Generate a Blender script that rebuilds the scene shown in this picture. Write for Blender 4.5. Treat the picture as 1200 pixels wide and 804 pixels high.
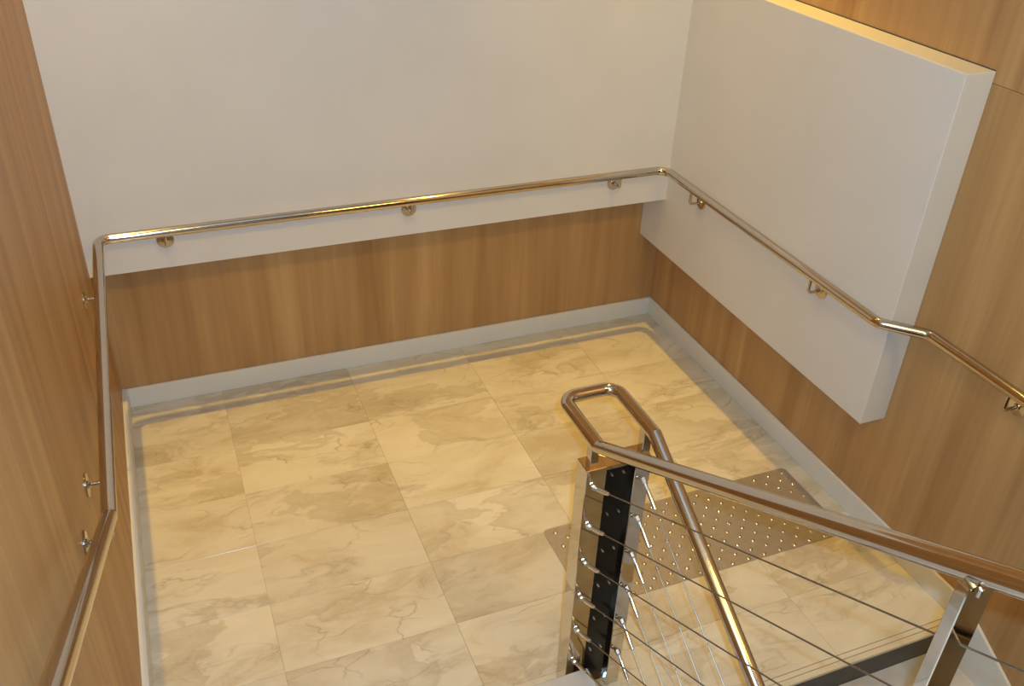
import bpy, bmesh, math, random
from mathutils import Vector, Matrix

for o in list(bpy.data.objects):
    bpy.data.objects.remove(o)
scene = bpy.context.scene
col = scene.collection
random.seed(7)

# ------------------------------------------------------------------ camera
CAM = Vector((0.3112, -3.678, 2.5131))
cd = bpy.data.cameras.new('camera')
cam = bpy.data.objects.new('camera', cd)
col.objects.link(cam)
cam.location = CAM
cam.rotation_euler = (1.0027, -0.0363, -0.3809)
cd.sensor_width = 36.0
cd.sensor_fit = 'HORIZONTAL'
cd.lens = 1062.6 / 1200 * 36
cd.clip_start = 0.02
scene.camera = cam

# ------------------------------------------------------------------ world, exposure
w = bpy.data.worlds.new('world')
scene.world = w
w.use_nodes = True
w.node_tree.nodes['Background'].inputs[0].default_value = (0.9, 0.62, 0.35, 1)
w.node_tree.nodes['Background'].inputs[1].default_value = 0.0
scene.view_settings.view_transform = 'Standard'
scene.view_settings.look = 'None'
scene.view_settings.gamma = 1.0
scene.view_settings.use_curve_mapping = False
scene.view_settings.exposure = 0.0

# the photograph was taken with the camera's own flash, just up and right of the lens
FLASH_W = 168.0
fl = bpy.data.lights.new('camera_flash', 'POINT')
fl.energy = FLASH_W
fl.color = (0.30, 0.61, 1.0)
fl.shadow_soft_size = 0.012
flo = bpy.data.objects.new('camera_flash', fl)
col.objects.link(flo)
flo.location = CAM + cam.rotation_euler.to_matrix() @ Vector((0.038, 0.032, 0.0))

LAMP_COL = (1.0, 0.605, 0.07)
CEIL = 4.2
# position, power, beam spread
DOWNLIGHTS = [(0.17, -0.69, 6.3, 0.98), (2.22, -0.69, 7.0, 0.98)]
FILL_LIGHTS = [(0.50, -4.2, 30.0), (2.15, -4.2, 30.0)]  # unseen fill lamps added for general ambient light

# ------------------------------------------------------------------ dimensions (metres)
W = 2.69            # landing width, wood face to wood face
DB = 0.198          # back white wall stands proud of the wood by this
DR = 0.116          # right white bulkhead stands proud of the wood
ZB = 0.765          # bottom of the back white wall
ZR, ZT, YE = 0.495, 1.793, -1.702   # bulkhead bottom, top, end
HB, TB = 0.10, 0.012
D = -2.284          # landing edge above the lower flight
UPX = 1.29          # right side of the upper flight
LOX = 1.40          # left side of the lower flight
YU = -2.094          # first nosing of the upper flight
RISE, GOING = 0.157, 0.28
SL = 0.5625
YEND = -5.6
RR = 0.019          # handrail radius
HR = 0.95
RO = 0.063

# ------------------------------------------------------------------ helpers
def link(name, me, mat, parent=None):
    o = bpy.data.objects.new(name, me)
    col.objects.link(o)
    if mat and not me.materials:
        me.materials.append(mat)
    if parent:
        o.parent = parent
    return o

def to_mesh(bm, smooth=False, angle=None):
    me = bpy.data.meshes.new('mesh')
    bmesh.ops.recalc_face_normals(bm, faces=bm.faces[:])
    bm.to_mesh(me)
    bm.free()
    if smooth:
        for p in me.polygons:
            p.use_smooth = True
        if angle:
            try:
                me.set_sharp_from_angle(angle=angle)
            except Exception:
                pass
    return me

def box_bm(x0, x1, y0, y1, z0, z1, bev=0.0, bm=None, seg=1):
    bm = bm or bmesh.new()
    r = bmesh.ops.create_cube(bm, size=1)
    for v in r['verts']:
        v.co = Vector((x0 + (v.co.x + .5) * (x1 - x0), y0 + (v.co.y + .5) * (y1 - y0), z0 + (v.co.z + .5) * (z1 - z0)))
    if bev:
        es = list({e for v in r['verts'] for e in v.link_edges})
        bmesh.ops.bevel(bm, geom=es, offset=bev, segments=seg, affect='EDGES', profile=.5)
    return bm

def box(name, x0, x1, y0, y1, z0, z1, mat, parent=None, bev=0.0, seg=1):
    x0, x1 = sorted((x0, x1)); y0, y1 = sorted((y0, y1)); z0, z1 = sorted((z0, z1))
    return link(name, to_mesh(box_bm(x0, x1, y0, y1, z0, z1, bev, None, seg)), mat, parent)

def prism(name, poly_yz, x0, x1, mat, parent=None):
    """side outline in the y-z plane pushed along x"""
    bm = bmesh.new()
    a = [bm.verts.new((x0, y, z)) for y, z in poly_yz]
    b = [bm.verts.new((x1, y, z)) for y, z in poly_yz]
    bm.faces.new(a)
    bm.faces.new(b[::-1])
    n = len(a)
    for i in range(n):
        bm.faces.new((a[i], b[i], b[(i + 1) % n], a[(i + 1) % n]))
    return link(name, to_mesh(bm), mat, parent)

def fillet(pts, rads, seg=8):
    pts = [Vector(p) for p in pts]
    out = [pts[0]]
    for i in range(1, len(pts) - 1):
        p, r = pts[i], rads[i]
        if r <= 0:
            out.append(p); continue
        a = (pts[i - 1] - p).normalized(); b = (pts[i + 1] - p).normalized()
        th = a.angle(b)
        t = r / math.tan(th / 2)
        c = p + (a + b).normalized() * (r / math.sin(th / 2))
        s, e = p + a * t - c, p + b * t - c
        tot = s.angle(e)
        ax = s.cross(e).normalized()
        for k in range(seg + 1):
            out.append(c + Matrix.Rotation(tot * k / seg, 3, ax) @ s)
    out.append(pts[-1])
    return out

def tube_bm(path, r, n=20, bm=None, cap=True, pre=None, post=None):
    bm = bm or bmesh.new()
    path = ([Vector(pre)] if pre else []) + [Vector(p) for p in path] + ([Vector(post)] if post else [])
    tang = []
    for i in range(len(path)):
        if i == 0: t = path[1] - path[0]
        elif i == len(path) - 1: t = path[-1] - path[-2]
        else: t = (path[i + 1] - path[i]).normalized() + (path[i] - path[i - 1]).normalized()
        tang.append(t.normalized())
    t0 = tang[0]
    up = Vector((0, 0, 1)) if abs(t0.z) < .9 else Vector((1, 0, 0))
    u = (up - t0 * up.dot(t0)).normalized()
    rings = []
    for i, p in enumerate(path):
        t = tang[i]
        if i:
            q = tang[i - 1].rotation_difference(t)
            u = q @ u
            u = (u - t * u.dot(t)).normalized()
        v = t.cross(u)
        # mitre: widen the ring in the plane of the bend
        ring = []
        sc, bd = 1.0, None
        if 0 < i < len(path) - 1:
            a = (path[i] - path[i - 1]).normalized(); b = (path[i + 1] - path[i]).normalized()
            ang = a.angle(b)
            if ang > 1e-3:
                bd = (b - a).normalized(); sc = 1 / math.cos(ang / 2)
        for k in range(n):
            f = 2 * math.pi * k / n
            d = u * math.cos(f) * r + v * math.sin(f) * r
            if bd is not None:
                d += bd * d.dot(bd) * (sc - 1)
            ring.append(bm.verts.new(p + d))
        rings.append(ring)
    if pre:
        for v in rings.pop(0): bm.verts.remove(v)
    if post:
        for v in rings.pop(): bm.verts.remove(v)
    for A, B in zip(rings, rings[1:]):
        for k in range(n):
            bm.faces.new((A[k], A[(k + 1) % n], B[(k + 1) % n], B[k]))
    if cap:
        bm.faces.new(rings[0][::-1])
        bm.faces.new(rings[-1])
    return bm

def tube(name, path, r, mat, parent=None, n=20, pre=None, post=None):
    return link(name, to_mesh(tube_bm(path, r, n, pre=pre, post=post), True, 0.7), mat, parent)

def lathe_bm(axis_p, axis_d, prof, n=20, bm=None):
    """profile [(distance along axis, radius)] turned about an axis"""
    bm = bm or bmesh.new()
    d = Vector(axis_d).normalized()
    up = Vector((0, 0, 1)) if abs(d.z) < .9 else Vector((1, 0, 0))
    u = (up - d * up.dot(d)).normalized(); v = d.cross(u)
    rings = []
    for s, r in prof:
        c = Vector(axis_p) + d * s
        rings.append([bm.verts.new(c + (u * math.cos(2 * math.pi * k / n) + v * math.sin(2 * math.pi * k / n)) * r) for k in range(n)])
    for A, B in zip(rings, rings[1:]):
        for k in range(n):
            bm.faces.new((A[k], A[(k + 1) % n], B[(k + 1) % n], B[k]))
    bm.faces.new(rings[0][::-1]); bm.faces.new(rings[-1])
    return bm

def empty(name, loc=(0, 0, 0)):
    o = bpy.data.objects.new(name, None)
    col.objects.link(o)
    o.location = loc
    o.empty_display_size = .1
    return o

def tag(o, label, cat=None, group=None, kind=None):
    if label: o['label'] = label
    if cat: o['category'] = cat
    if group: o['group'] = group
    if kind: o['kind'] = kind
    return o

def structure(o, label=None):
    o['kind'] = 'structure'
    if label: o['label'] = label
    return o

# ------------------------------------------------------------------ materials
def new_mat(name):
    m = bpy.data.materials.new(name)
    m.use_nodes = True
    nt = m.node_tree
    return m, nt, nt.nodes['Principled BSDF']

def N(nt, t, **kw):
    n = nt.nodes.new(t)
    for k, v in kw.items():
        if k.startswith('i_'): n.inputs[k[2:].replace('_', ' ')].default_value = v
        else: setattr(n, k, v)
    return n

def ramp(nt, fac, stops, interp='LINEAR'):
    r = nt.nodes.new('ShaderNodeValToRGB')
    r.color_ramp.interpolation = interp
    el = r.color_ramp.elements
    while len(el) < len(stops): el.new(.5)
    for e, (p, c) in zip(el, stops):
        e.position = p; e.color = (*c, 1)
    nt.links.new(fac, r.inputs[0])
    return r.outputs[0]

def mix(nt, fac, a, b, mode='MIX'):
    m = nt.nodes.new('ShaderNodeMix')
    m.data_type = 'RGBA'; m.blend_type = mode
    for sock, val in ((m.inputs[0], fac), (m.inputs[6], a), (m.inputs[7], b)):
        if isinstance(val, (int, float)): sock.default_value = val
        elif isinstance(val, tuple): sock.default_value = (*val, 1)
        else: nt.links.new(val, sock)
    return m.outputs[2]

def coords(nt, scale, rot=(0, 0, 0), rand=False):
    tc = nt.nodes.new('ShaderNodeTexCoord')
    mp = nt.nodes.new('ShaderNodeMapping')
    mp.inputs['Scale'].default_value = scale
    mp.inputs['Rotation'].default_value = rot
    src = tc.outputs['Object']
    if rand:
        oi = nt.nodes.new('ShaderNodeObjectInfo')
        ad = N(nt, 'ShaderNodeVectorMath', operation='MULTIPLY_ADD')
        cb = N(nt, 'ShaderNodeCombineXYZ')
        for i in range(3): nt.links.new(oi.outputs['Random'], cb.inputs[i])
        nt.links.new(cb.outputs[0], ad.inputs[0])
        ad.inputs[1].default_value = (37.0, 53.0, 71.0)
        nt.links.new(src, ad.inputs[2])
        src = ad.outputs[0]
    nt.links.new(src, mp.inputs['Vector'])
    return mp.outputs[0]

def noise(nt, vec, scale, detail=3, rough=.5, dist=0.0):
    n = N(nt, 'ShaderNodeTexNoise')
    n.inputs['Scale'].default_value = scale
    n.inputs['Detail'].default_value = detail
    n.inputs['Roughness'].default_value = rough
    n.inputs['Distortion'].default_value = dist
    nt.links.new(vec, n.inputs['Vector'])
    return n.outputs[0]

def m_paint(name, c, rough=.55):
    m, nt, b = new_mat(name)
    v = coords(nt, (1, 1, 1))
    f = noise(nt, v, 3, 2)
    c2 = tuple(x * .965 for x in c)
    nt.links.new(ramp(nt, f, [(.35, c2), (.65, c)]), b.inputs['Base Color'])
    b.inputs['Roughness'].default_value = rough
    b.inputs['Specular IOR Level'].default_value = .3
    bp = N(nt, 'ShaderNodeBump'); bp.inputs['Strength'].default_value = .03; bp.inputs['Distance'].default_value = .002
    nt.links.new(noise(nt, v, 220, 2), bp.inputs['Height']); nt.links.new(bp.outputs[0], b.inputs['Normal'])
    return m

def m_wood(name):
    m, nt, b = new_mat(name)
    v = coords(nt, (1, 1, .05), rand=True)
    wide = noise(nt, v, 11.0, 4, .55, .35)
    v2 = coords(nt, (1, 1, .03), rand=True)
    fine = noise(nt, v2, 70.0, 3, .6)
    base = ramp(nt, wide, [(.30, (.385, .211, .080)), (.44, (.47, .273, .110)), (.56, (.52, .309, .127)), (.72, (.61, .382, .166))])
    c = mix(nt, .14, base, ramp(nt, fine, [(.3, (.30, .16, .06)), (.7, (.58, .36, .155))]))
    nt.links.new(c, b.inputs['Base Color'])
    b.inputs['Roughness'].default_value = .45
    b.inputs['Specular IOR Level'].default_value = .22
    return m

def m_marble(name):
    m, nt, b = new_mat(name)
    v = coords(nt, (1.0, 2.2, 1.0), (0, 0, .16), rand=True)
    # warp the coordinates so that drifts and veins wander
    wn = N(nt, 'ShaderNodeTexNoise'); wn.inputs['Scale'].default_value = 2.2; wn.inputs['Detail'].default_value = 4
    nt.links.new(v, wn.inputs['Vector'])
    wa = N(nt, 'ShaderNodeVectorMath', operation='MULTIPLY_ADD')
    nt.links.new(wn.outputs['Color'], wa.inputs[0]); wa.inputs[1].default_value = (.55, .55, .55); nt.links.new(v, wa.inputs[2])
    wv = wa.outputs[0]
    cloud = noise(nt, wv, 1.7, 6, .6, .3)
    base = ramp(nt, cloud, [(.32, (.585, .495, .33)), (.46, (.72, .648, .485)), (.66, (.785, .732, .585))])
    # broad brown drifts with one crisp side
    drift = noise(nt, wv, 1.25, 5, .55, .4)
    base = mix(nt, ramp(nt, drift, [(.535, (0, 0, 0)), (.55, (.38, .38, .38)), (.64, (.10, .10, .10))]), base, (.455, .37, .24))
    # soft wide veins where a stretched noise crosses its middle
    ve = noise(nt, wv, 1.5, 6, .6, .5)
    sub = N(nt, 'ShaderNodeMath', operation='SUBTRACT'); nt.links.new(ve, sub.inputs[0]); sub.inputs[1].default_value = .49
    ab = N(nt, 'ShaderNodeMath', operation='ABSOLUTE'); nt.links.new(sub.outputs[0], ab.inputs[0])
    soft = ramp(nt, ab.outputs[0], [(0.0, (.50, .50, .50)), (.012, (.28, .28, .28)), (.06, (0, 0, 0))])
    gate = ramp(nt, noise(nt, v, 2.1, 3), [(.42, (0, 0, 0)), (.62, (1, 1, 1))])
    c = mix(nt, mix(nt, 1.0, soft, gate, 'MULTIPLY'), base, (.40, .305, .19))
    # hair cracks
    vo = N(nt, 'ShaderNodeTexVoronoi', feature='DISTANCE_TO_EDGE'); vo.inputs['Scale'].default_value = 3.2
    nt.links.new(wv, vo.inputs['Vector'])
    cr = ramp(nt, vo.outputs['Distance'], [(0.0, (.55, .55, .55)), (.014, (.15, .15, .15)), (.03, (0, 0, 0))])
    gate2 = ramp(nt, noise(nt, v, 3.1, 4), [(.50, (0, 0, 0)), (.62, (1, 1, 1))])
    c = mix(nt, mix(nt, 1.0, cr, gate2, 'MULTIPLY'), c, (.36, .275, .175))
    oi = N(nt, 'ShaderNodeObjectInfo')
    tint = ramp(nt, oi.outputs['Random'], [(0, (.90, .90, .91)), (1, (1.0, 1.0, 1.0))])
    c = mix(nt, 1.0, c, tint, 'MULTIPLY')
    nt.links.new(c, b.inputs['Base Color'])
    b.inputs['Roughness'].default_value = .16
    b.inputs['Specular IOR Level'].default_value = .35
    return m

def m_plain(name, c, rough, metal=0.0, spec=.5, var=.06, scale=40):
    m, nt, b = new_mat(name)
    v = coords(nt, (1, 1, 1))
    f = noise(nt, v, scale, 2)
    nt.links.new(ramp(nt, f, [(.3, tuple(x * (1 - var) for x in c)), (.7, tuple(min(1, x * (1 + var)) for x in c))]), b.inputs['Base Color'])
    b.inputs['Roughness'].default_value = rough
    b.inputs['Metallic'].default_value = metal
    b.inputs['Specular IOR Level'].default_value = spec
    return m

M_WHITE = m_paint('white_paint', (.76, .745, .70))
M_BASE = m_paint('baseboard_paint', (.80, .79, .71), .4)
M_WOOD = m_wood('wood_laminate')
M_MARBLE = m_marble('cream_marble')
M_GROUT = m_plain('grout', (.56, .46, .32), .8)
M_GROOVE = m_plain('groove_grey', (.30, .25, .18), .7)
M_TREAD = m_plain('tread_stone', (.58, .55, .50), .25, var=.12, scale=9)
M_RISER = m_plain('dark_riser_stone', (.075, .07, .062), .4, var=.15, scale=12)
M_STEEL = m_plain('polished_steel', (.60, .54, .465), .09, 1.0, var=.02)
M_MIRROR = m_plain('mirror_steel', (.66, .62, .55), .035, 1.0, var=.02)
M_CABLE = m_plain('cable_steel', (.32, .28, .23), .42, 1.0)
M_FIT = m_plain('fitting_steel', (.88, .88, .86), .28, 1.0)
M_PLATE = m_plain('brushed_plate', (.47, .41, .335), .42, .6, var=.05)
M_STUD = m_plain('stud_steel', (.78, .74, .66), .22, 1.0)
M_GAP = m_plain('gap_shade_strip', (.05, .05, .06), .7)
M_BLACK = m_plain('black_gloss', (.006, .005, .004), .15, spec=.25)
M_CEIL = m_paint('ceiling_paint', (.70, .68, .63), .7)
M_DARK = m_plain('dark_paint', (.12, .10, .08), .6)

# ------------------------------------------------------------------ setting: floor with tiles
floor = structure(box('floor', 0, W, .06, YU - .02, -.26, -.0025, M_GROUT), 'cream marble tiled landing floor')
box('landing_slab', LOX - .02, W, YU - .02, D + .045, -.26, -.0025, M_GROUT, floor)
XB = [0.0, .42, 1.008, 1.594, 2.18, W]
YB = [0.0, -.155, -.457, -.760, -1.063, -1.366, -1.668, -1.970, D]
def tile(x0, x1, y0, y1):
    g = .0005
    cx, cy = (x0 + x1) / 2, (y0 + y1) / 2
    hx, hy = abs(x1 - x0) / 2 - g, abs(y1 - y0) / 2 - g
    o = link('floor_tile', to_mesh(box_bm(-hx, hx, -hy, hy, -.012, 0, .0006)), M_MARBLE, floor)
    o.location = (cx, cy, random.uniform(-.0003, .0003))
    return o
for j in range(len(YB) - 1):
    for i in range(len(XB) - 1):
        x0, x1, y0, y1 = XB[i], XB[i + 1], YB[j], YB[j + 1]
        if j == len(YB) - 2:
            if x1 <= UPX: y1 = YU - .015
            elif x0 < UPX:
                tile(x0, UPX, y0, YU - .015)
                x0 = UPX
                tile(UPX, LOX - .02, y0, YU - .015); x0 = LOX - .02
        tile(x0, x1, y0, y1)
for yy in (D + .022, D + .042):
    box('nosing_groove', LOX, W - TB, yy - .0012, yy + .0012, -.001, .0006, M_GROOVE, floor)

# ------------------------------------------------------------------ walls
ZW = 2.25           # the white upper wall gives way to wood above the frame
wb = structure(box('wall_back', -.10, W + .10, .06, -DB, ZB, ZW, M_WHITE, bev=.002), 'smooth white upper wall above the wood panelling')
box('wood_panel', -.10, W + .10, .06, 0, -.3, ZB, M_WOOD, wb)
box('wood_panel', -.10, W + .10, .06, -DB, ZW + .004, CEIL, M_WOOD, wb)
wl = structure(box('wall_left', -.10, 0, .06, YEND, -3.4, CEIL, M_WOOD), 'tall wood laminate wall beside the upper flight')
wr = structure(box('wall_right', W, W + .10, 0, YEND, -3.4, ZT - .036, M_WOOD), 'wood laminate wall beside the lower flight')
box('wood_panel', W, W + .10, 0, YEND, ZT - .0345, CEIL, M_WOOD, wr)
tag(box('bulkhead', W - DR, W, 0, YE, ZR, ZT, M_WHITE, wr, bev=.002), 'white boxed panel standing proud of the wood wall')
box('gap_shade_strip', W - .003, W, -DB, YE + .002, ZT, ZT + .003, M_GAP, wr)  # solid dark strip painting the shade of the gap behind the bulkhead
wf = structure(box('wall_front', -.10, W + .10, YEND, YEND - .1, -3.4, CEIL, M_DARK))
ce = structure(box('ceiling', -.10, W + .10, .06, YEND - .1, CEIL, CEIL + .1, M_CEIL))

# baseboards
structure(box('baseboard_back', .022, W - TB, 0, -TB, 0, HB, M_BASE, bev=.002), 'pale grey baseboard under the back wood panelling')
bl = structure(box('baseboard_left', 0, .022, 0, YU, 0, HB, M_BASE, bev=.002), 'pale grey baseboard along the left wood wall')
br = structure(box('baseboard_right', W - TB, W, 0, D + .02, 0, HB, M_BASE, bev=.002), 'pale grey baseboard along the right wood wall')
def rake(y0, z0, y1, sgn, top, bot):
    dz = sgn * SL * abs(y1 - y0)
    return [(y0, z0 + top), (y1, z0 + dz + top), (y1, z0 + dz - bot), (y0, z0 - bot)]
prism('raked_skirting', [(D + .02, HB), (YEND, HB - SL * (D + .02 - YEND)), (YEND, -.34 - SL * (D + .02 - YEND)), (D + .02, -.34)], W - TB, W, M_BASE, br)
prism('raked_skirting', [(YU, HB), (YU, 0), (YU - .03, 0), (YEND, SL * (YU - YEND) - .03), (YEND, HB + .10 + SL * (YU - YEND)), (YU - .0, HB + .10)], 0, TB, M_BASE, bl)

# ------------------------------------------------------------------ stair flights
NS = 11
up = structure(empty('stair_upper', (0, YU, 0)), 'pale stone flight rising from the landing')
up_o = Vector((0, -YU, 0))
def in_up(o): o.location = o.location + up_o; return o
for k in range(NS):
    y = YU - k * GOING; z = RISE * (k + 1)
    in_up(box('tread', TB, UPX, y, y - GOING - .03, z - .03, z, M_TREAD, up, bev=.004))
    in_up(box('riser', TB, UPX - .01, y - .025, y - .045, z - RISE, z - .03, M_TREAD, up))
yt = YU - NS * GOING
in_up(prism('soffit', [(YU - .045, -.02), (YU - .045, -.25), (yt - .3, NS * RISE - .30), (yt - .3, NS * RISE - .06)], TB, UPX - .012, M_CEIL, up))
in_up(box('top_landing', TB, UPX, yt - .03, YEND, NS * RISE - .04, NS * RISE, M_TREAD, up))
lo = structure(empty('stair_lower', (W, D, 0)), 'pale stone flight descending from the landing with dark risers')
lo_o = Vector((-W, -D, 0))
def in_lo(o): o.location = o.location + lo_o; return o
for k in range(NS):
    y = D - k * GOING; z = -RISE * (k + 1)
    in_lo(box('riser', LOX, W - TB, y + .028, y + .048, z - .01, z + RISE - .012, M_RISER, lo))
    in_lo(box('tread', LOX, W - TB, y + .03, y - GOING, z - .03, z, M_TREAD, lo, bev=.004))
yt = D - NS * GOING
in_lo(prism('soffit', [(D + .05, -.27), (D + .05, -.42), (yt - .1, -NS * RISE - .40), (yt - .1, -NS * RISE - .20)], LOX, W - TB, M_CEIL, lo))
structure(box('floor_below', 0, W, .06, YEND, -3.45, -3.4, M_TREAD))

# ------------------------------------------------------------------ tactile warning plate
PX0, PX1, PY0, PY1 = 1.466, 2.600, -1.357, -1.772
tp = tag(empty('tactile_plate', ((PX0 + PX1) / 2, (PY0 + PY1) / 2, 0)), 'brushed metal tactile warning plate with rows of round studs on the marble floor', 'floor plate')
tpo = -tp.location
bm = box_bm(PX0, PX1, PY1, PY0, .0003, .003)
ve = [e for e in bm.edges if abs(e.verts[0].co.z - e.verts[1].co.z) > .001]
bmesh.ops.bevel(bm, geom=ve, offset=.022, segments=5, affect='EDGES', profile=.5)
pl = link('plate', to_mesh(bm), M_PLATE, tp); pl.location = tpo
sme = to_mesh(lathe_bm((0, 0, 0), (0, 0, 1), [(0, .0095), (.0015, .0092), (.0038, .0066), (.0046, .0035)], 12), True, .9)
sme.materials.append(M_STUD)
for r in range(11):
    y = -1.385 - .0374 * r
    x = 2.572 if r % 2 == 0 else 2.5365
    while x > PX0 + .022:
        s = link('stud', sme, None, tp)
        s.location = Vector((x, y, .0028)) + tpo
        x -= .0708

# ------------------------------------------------------------------ wall handrail
XR = W - DR - RO
YB_ = -DB - RO
wh = tag(empty('wall_handrail', (0.5 * W, -DB, HR)), 'continuous polished steel handrail bracketed along the three landing walls', 'handrail')
who = -wh.location
def in_wh(o): o.location = o.location + who; return o
yl = -1.835
path = [(RO, -4.9, HR + SL * .96 * (4.9 + yl)), (RO, yl, HR), (RO, YB_, HR), (XR, YB_, HR), (XR, -1.705, HR), (W - RO, -1.825, HR), (W - RO, -2.32, HR), (W - RO, -4.9, HR - SL * (4.9 - 2.32))]
in_wh(tube('rail', fillet(path, [0, .03, .045, .06, .05, .05, .05, 0]), RR, M_STEEL, wh, 24))
def bracket(wall_pt, nrm, hz):
    """disc on the wall, rod out and up to the underside of the rail"""
    p = Vector(wall_pt); n = Vector(nrm)
    b = link('bracket', to_mesh(tube_bm(fillet([p + n * .003, p + n * RO, Vector((p.x, p.y, hz - RR * .6)) + n * RO], [0, .012, 0], 5), .0058, 12), True, .7), M_STEEL, wh)
    in_wh(b)
    d = link('wall_disc', to_mesh(lathe_bm(p, n, [(0, .033), (.004, .033), (.006, .031), (.0065, .012), (.011, .0105), (.012, .008)], 28), True, .5), M_STEEL, b)
ZBK = .888
for x in (.298, 1.29, 2.278): bracket((x, -DB, ZBK), (0, -1, 0), HR)
for y in (-.60, -1.62): bracket((0, y, ZBK), (1, 0, 0), HR)
bracket((0, -1.865, ZBK + .02), (1, 0, 0), HR + .02)
for y in (-2.95, -4.1): bracket((0, y, HR + SL * .96 * (yl - y) - .065), (1, 0, 0), HR + SL * .96 * (yl - y))
for y in (-.495, -1.347): bracket((W - DR, y, ZBK - .012), (-1, 0, 0), HR)
bracket((W, -2.167, ZBK - .012), (-1, 0, 0), HR)

# ------------------------------------------------------------------ balustrade between the flights
XL, XD, YJ, ZJ, YF = 1.247, 1.411, -2.089, 1.04, -1.862
NX0, NX1, NY0, NY1, NZ = 1.228, 1.425, -2.013, -2.073, .95
ba = tag(empty('stair_balustrade', ((NX0 + NX1) / 2, (NY0 + NY1) / 2, 0)), 'polished steel balustrade with looped handrail, mirror newel post and tensioned cables', 'balustrade')
bao = -ba.location
def in_ba(o): o.location = o.location + bao; return o
YTOP = -4.75
loop = fillet([(XL, YJ, ZJ), (XL, YF, ZJ), (XD, YF, ZJ), (XD, YJ, ZJ)], [0, .042, .042, 0], 10)
up_end = (XL, YTOP, ZJ + SL * (YJ - YTOP))
dn_end = (XD, YTOP, ZJ - (SL + .02) * (YJ - YTOP))
in_ba(tube('handrail_loop', loop, RR, M_STEEL, ba, 28, pre=up_end, post=dn_end))
in_ba(tube('handrail', [(XL, YJ, ZJ), up_end], RR, M_STEEL, ba, 28, pre=(XL, YF, ZJ)))
in_ba(tube('handrail', [(XD, YJ, ZJ), dn_end], RR, M_STEEL, ba, 28, pre=(XD, YF, ZJ)))
# newel: polished channel with an open slot towards the upper flight, the shade inside painted as a black panel
SX0, SX1, SZ0, SZ1 = 1.289, 1.377, .045, NZ - .012
def newel_bm():
    bm = box_bm(NX0, SX0, NY1, NY0, 0, NZ, .0018)
    box_bm(SX1, NX1, NY1, NY0, 0, NZ, .0018, bm)
    box_bm(SX0 - .001, SX1 + .001, NY0 - .022, NY0 - .0005, 0, NZ - .001, 0, bm)
    box_bm(SX0 - .001, SX1 + .001, NY1 + .001, NY0 - .02, SZ1, NZ - .0005, 0, bm)
    box_bm(SX0 - .001, SX1 + .001, NY1 + .001, NY0 - .02, 0, SZ0, 0, bm)
    return bm
nw = in_ba(link('newel_post', to_mesh(newel_bm()), M_MIRROR, ba))
link('slot_shade_panel', to_mesh(box_bm(SX0, SX1, NY1 + .016, NY1 + .020, SZ0, SZ1)), M_BLACK, nw)
for x in (XL + .008, XD):
    link('rail_stub', to_mesh(box_bm(x - .013, x + .013, -2.060, -2.034, NZ - .001, ZJ - RR * .6, .002)), M_STEEL, nw)
for k in range(6):
    for x in (SX0 + .024, SX0 + .060):
        z = .905 - .1428 * k
        link('bolt_end', to_mesh(lathe_bm((x, NY1 + .0165, z), (0, -1, 0), [(0, .003), (.007, .003), (.009, .002)], 8), True, .6), M_FIT, nw)
def flat_post(x, y, z0, z1):
    bm = box_bm(x - .027, x + .027, y - .010, y + .010, z0, z1 + .004, .0015)
    o = in_ba(link('baluster_post', to_mesh(bm), M_MIRROR, ba))
    link('rail_saddle', to_mesh(tube_bm([(x - .012, y - .016, z1 - .006), (x - .012, y - .016, z1 + .008)], .004, 14), True, .7), M_STEEL, o)
    link('base_plate', to_mesh(box_bm(x - .04, x + .012, y - .03, y + .03, z0, z0 + .008, .001)), M_STEEL, o)
def tread_up(y): return RISE * (int((YU - y) / GOING) + 1)
def tread_lo(y): return -RISE * (int((D - y) / GOING) + 1)
for y in (-3.127, -4.2):
    flat_post(XL - .002, y, tread_up(y), ZJ + SL * (YJ - y) - RR)
for y in (-3.05, -4.2):
    flat_post(XD + .008, y, tread_lo(y), ZJ - (SL + .02) * (YJ - y) - RR)
def cable(x, z, s):
    d = Vector((0, -1, s)).normalized()
    p = Vector((x, NY1, z))
    end = Vector((x, -4.55, z + s * (4.55 + NY1)))
    c = in_ba(tube('cable', [p + d * .075, end], .0018, M_CABLE, ba, 8))
    link('turnbuckle', to_mesh(lathe_bm(p, d, [(.030, .003), (.031, .0062), (.082, .0062), (.086, .0048), (.090, .0048), (.092, .003)], 14), True, .5), M_FIT, c)
    link('hex_nut', to_mesh(lathe_bm(p, d, [(-.004, .0085), (.010, .0085), (.0125, .007), (.014, .0045), (.034, .0035)], 6), False), M_FIT, c)
for k in range(6):
    cable(1.252, .888 - .1425 * k, SL)
    cable(1.407, .873 - .1428 * k, -SL - .02)

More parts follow.
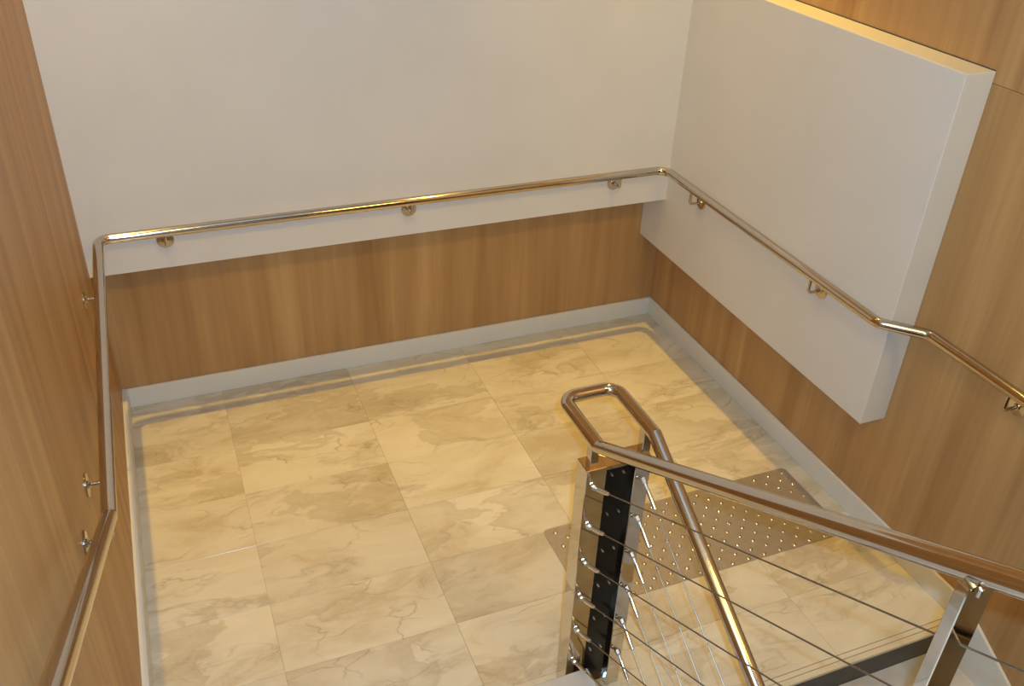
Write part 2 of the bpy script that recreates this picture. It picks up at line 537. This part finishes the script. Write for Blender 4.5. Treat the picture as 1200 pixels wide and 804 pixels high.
# ------------------------------------------------------------------ ceiling downlights
for (x, y, pw, spr), lab in zip(DOWNLIGHTS, ('round recessed ceiling downlight beside the tall wood wall', 'round recessed ceiling downlight beside the white boxed bulkhead wall')):
    t = tag(empty('downlight', (x, y, CEIL)), lab, 'ceiling light', 'ceiling downlights')
    bm = bmesh.new()
    prof = [(0, .085), (-.004, .085), (-.006, .078), (-.003, .068), (0, .068)]
    n = 28
    rings = [[bm.verts.new((math.cos(2 * math.pi * k / n) * r, math.sin(2 * math.pi * k / n) * r, s)) for k in range(n)] for s, r in prof]
    for A, B in zip(rings, rings[1:]):
        for k in range(n): bm.faces.new((A[k], A[(k + 1) % n], B[(k + 1) % n], B[k]))
    link('trim_ring', to_mesh(bm, True), M_CEIL, t)
    ml = bpy.data.materials.get('lamp_lens')
    if not ml:
        ml, nt, b = new_mat('lamp_lens')
        b.inputs['Base Color'].default_value = (.9, .9, .9, 1)
        b.inputs['Emission Color'].default_value = (*LAMP_COL, 1)
        b.inputs['Emission Strength'].default_value = 60.0
    link('lens', to_mesh(lathe_bm((0, 0, -.0005), (0, 0, -1), [(0, .066), (.001, .066)], 28)), ml, t)
    L = bpy.data.lights.new('downlight_lamp', 'AREA')
    L.shape = 'DISK'; L.size = .06; L.energy = pw; L.color = LAMP_COL; L.spread = spr
    lo_ = bpy.data.objects.new('downlight_lamp', L)
    col.objects.link(lo_); lo_.parent = t; lo_.location = (0, 0, -.008)

ml2, nt, b = new_mat('fill_diffuser')  # glowing face of the added fill panels
b.inputs['Base Color'].default_value = (.9, .9, .88, 1)
b.inputs['Emission Color'].default_value = (*LAMP_COL, 1)
b.inputs['Emission Strength'].default_value = 2.0
# ------------------------------------------------------------------ unseen square fill panels added over the flights for soft ambient light
for (x, y, pw), lab in zip(FILL_LIGHTS, ('square fill light added out of view above the upper flight', 'square fill light added out of view above the lower flight')):
    t = tag(empty('fill_light', (x, y, CEIL)), lab, 'ceiling light', 'added fill lights')
    bm = bmesh.new()
    for a in (((-.32, .32), (.30, .32)), ((-.32, .32), (-.32, -.30)), ((-.32, -.30), (-.30, .30)), ((.30, .32), (-.30, .30))):
        box_bm(a[0][0], a[0][1], a[1][0], a[1][1], -.02, 0, 0, bm)
    link('frame', to_mesh(bm), M_CEIL, t)
    link('diffuser', to_mesh(box_bm(-.30, .30, -.30, .30, -.010, -.002)), ml2, t)
    L = bpy.data.lights.new('fill_lamp', 'AREA')
    L.shape = 'SQUARE'; L.size = .58; L.energy = pw; L.color = LAMP_COL
    q = bpy.data.objects.new('fill_lamp', L)
    col.objects.link(q); q.parent = t; q.location = (0, 0, -.012)
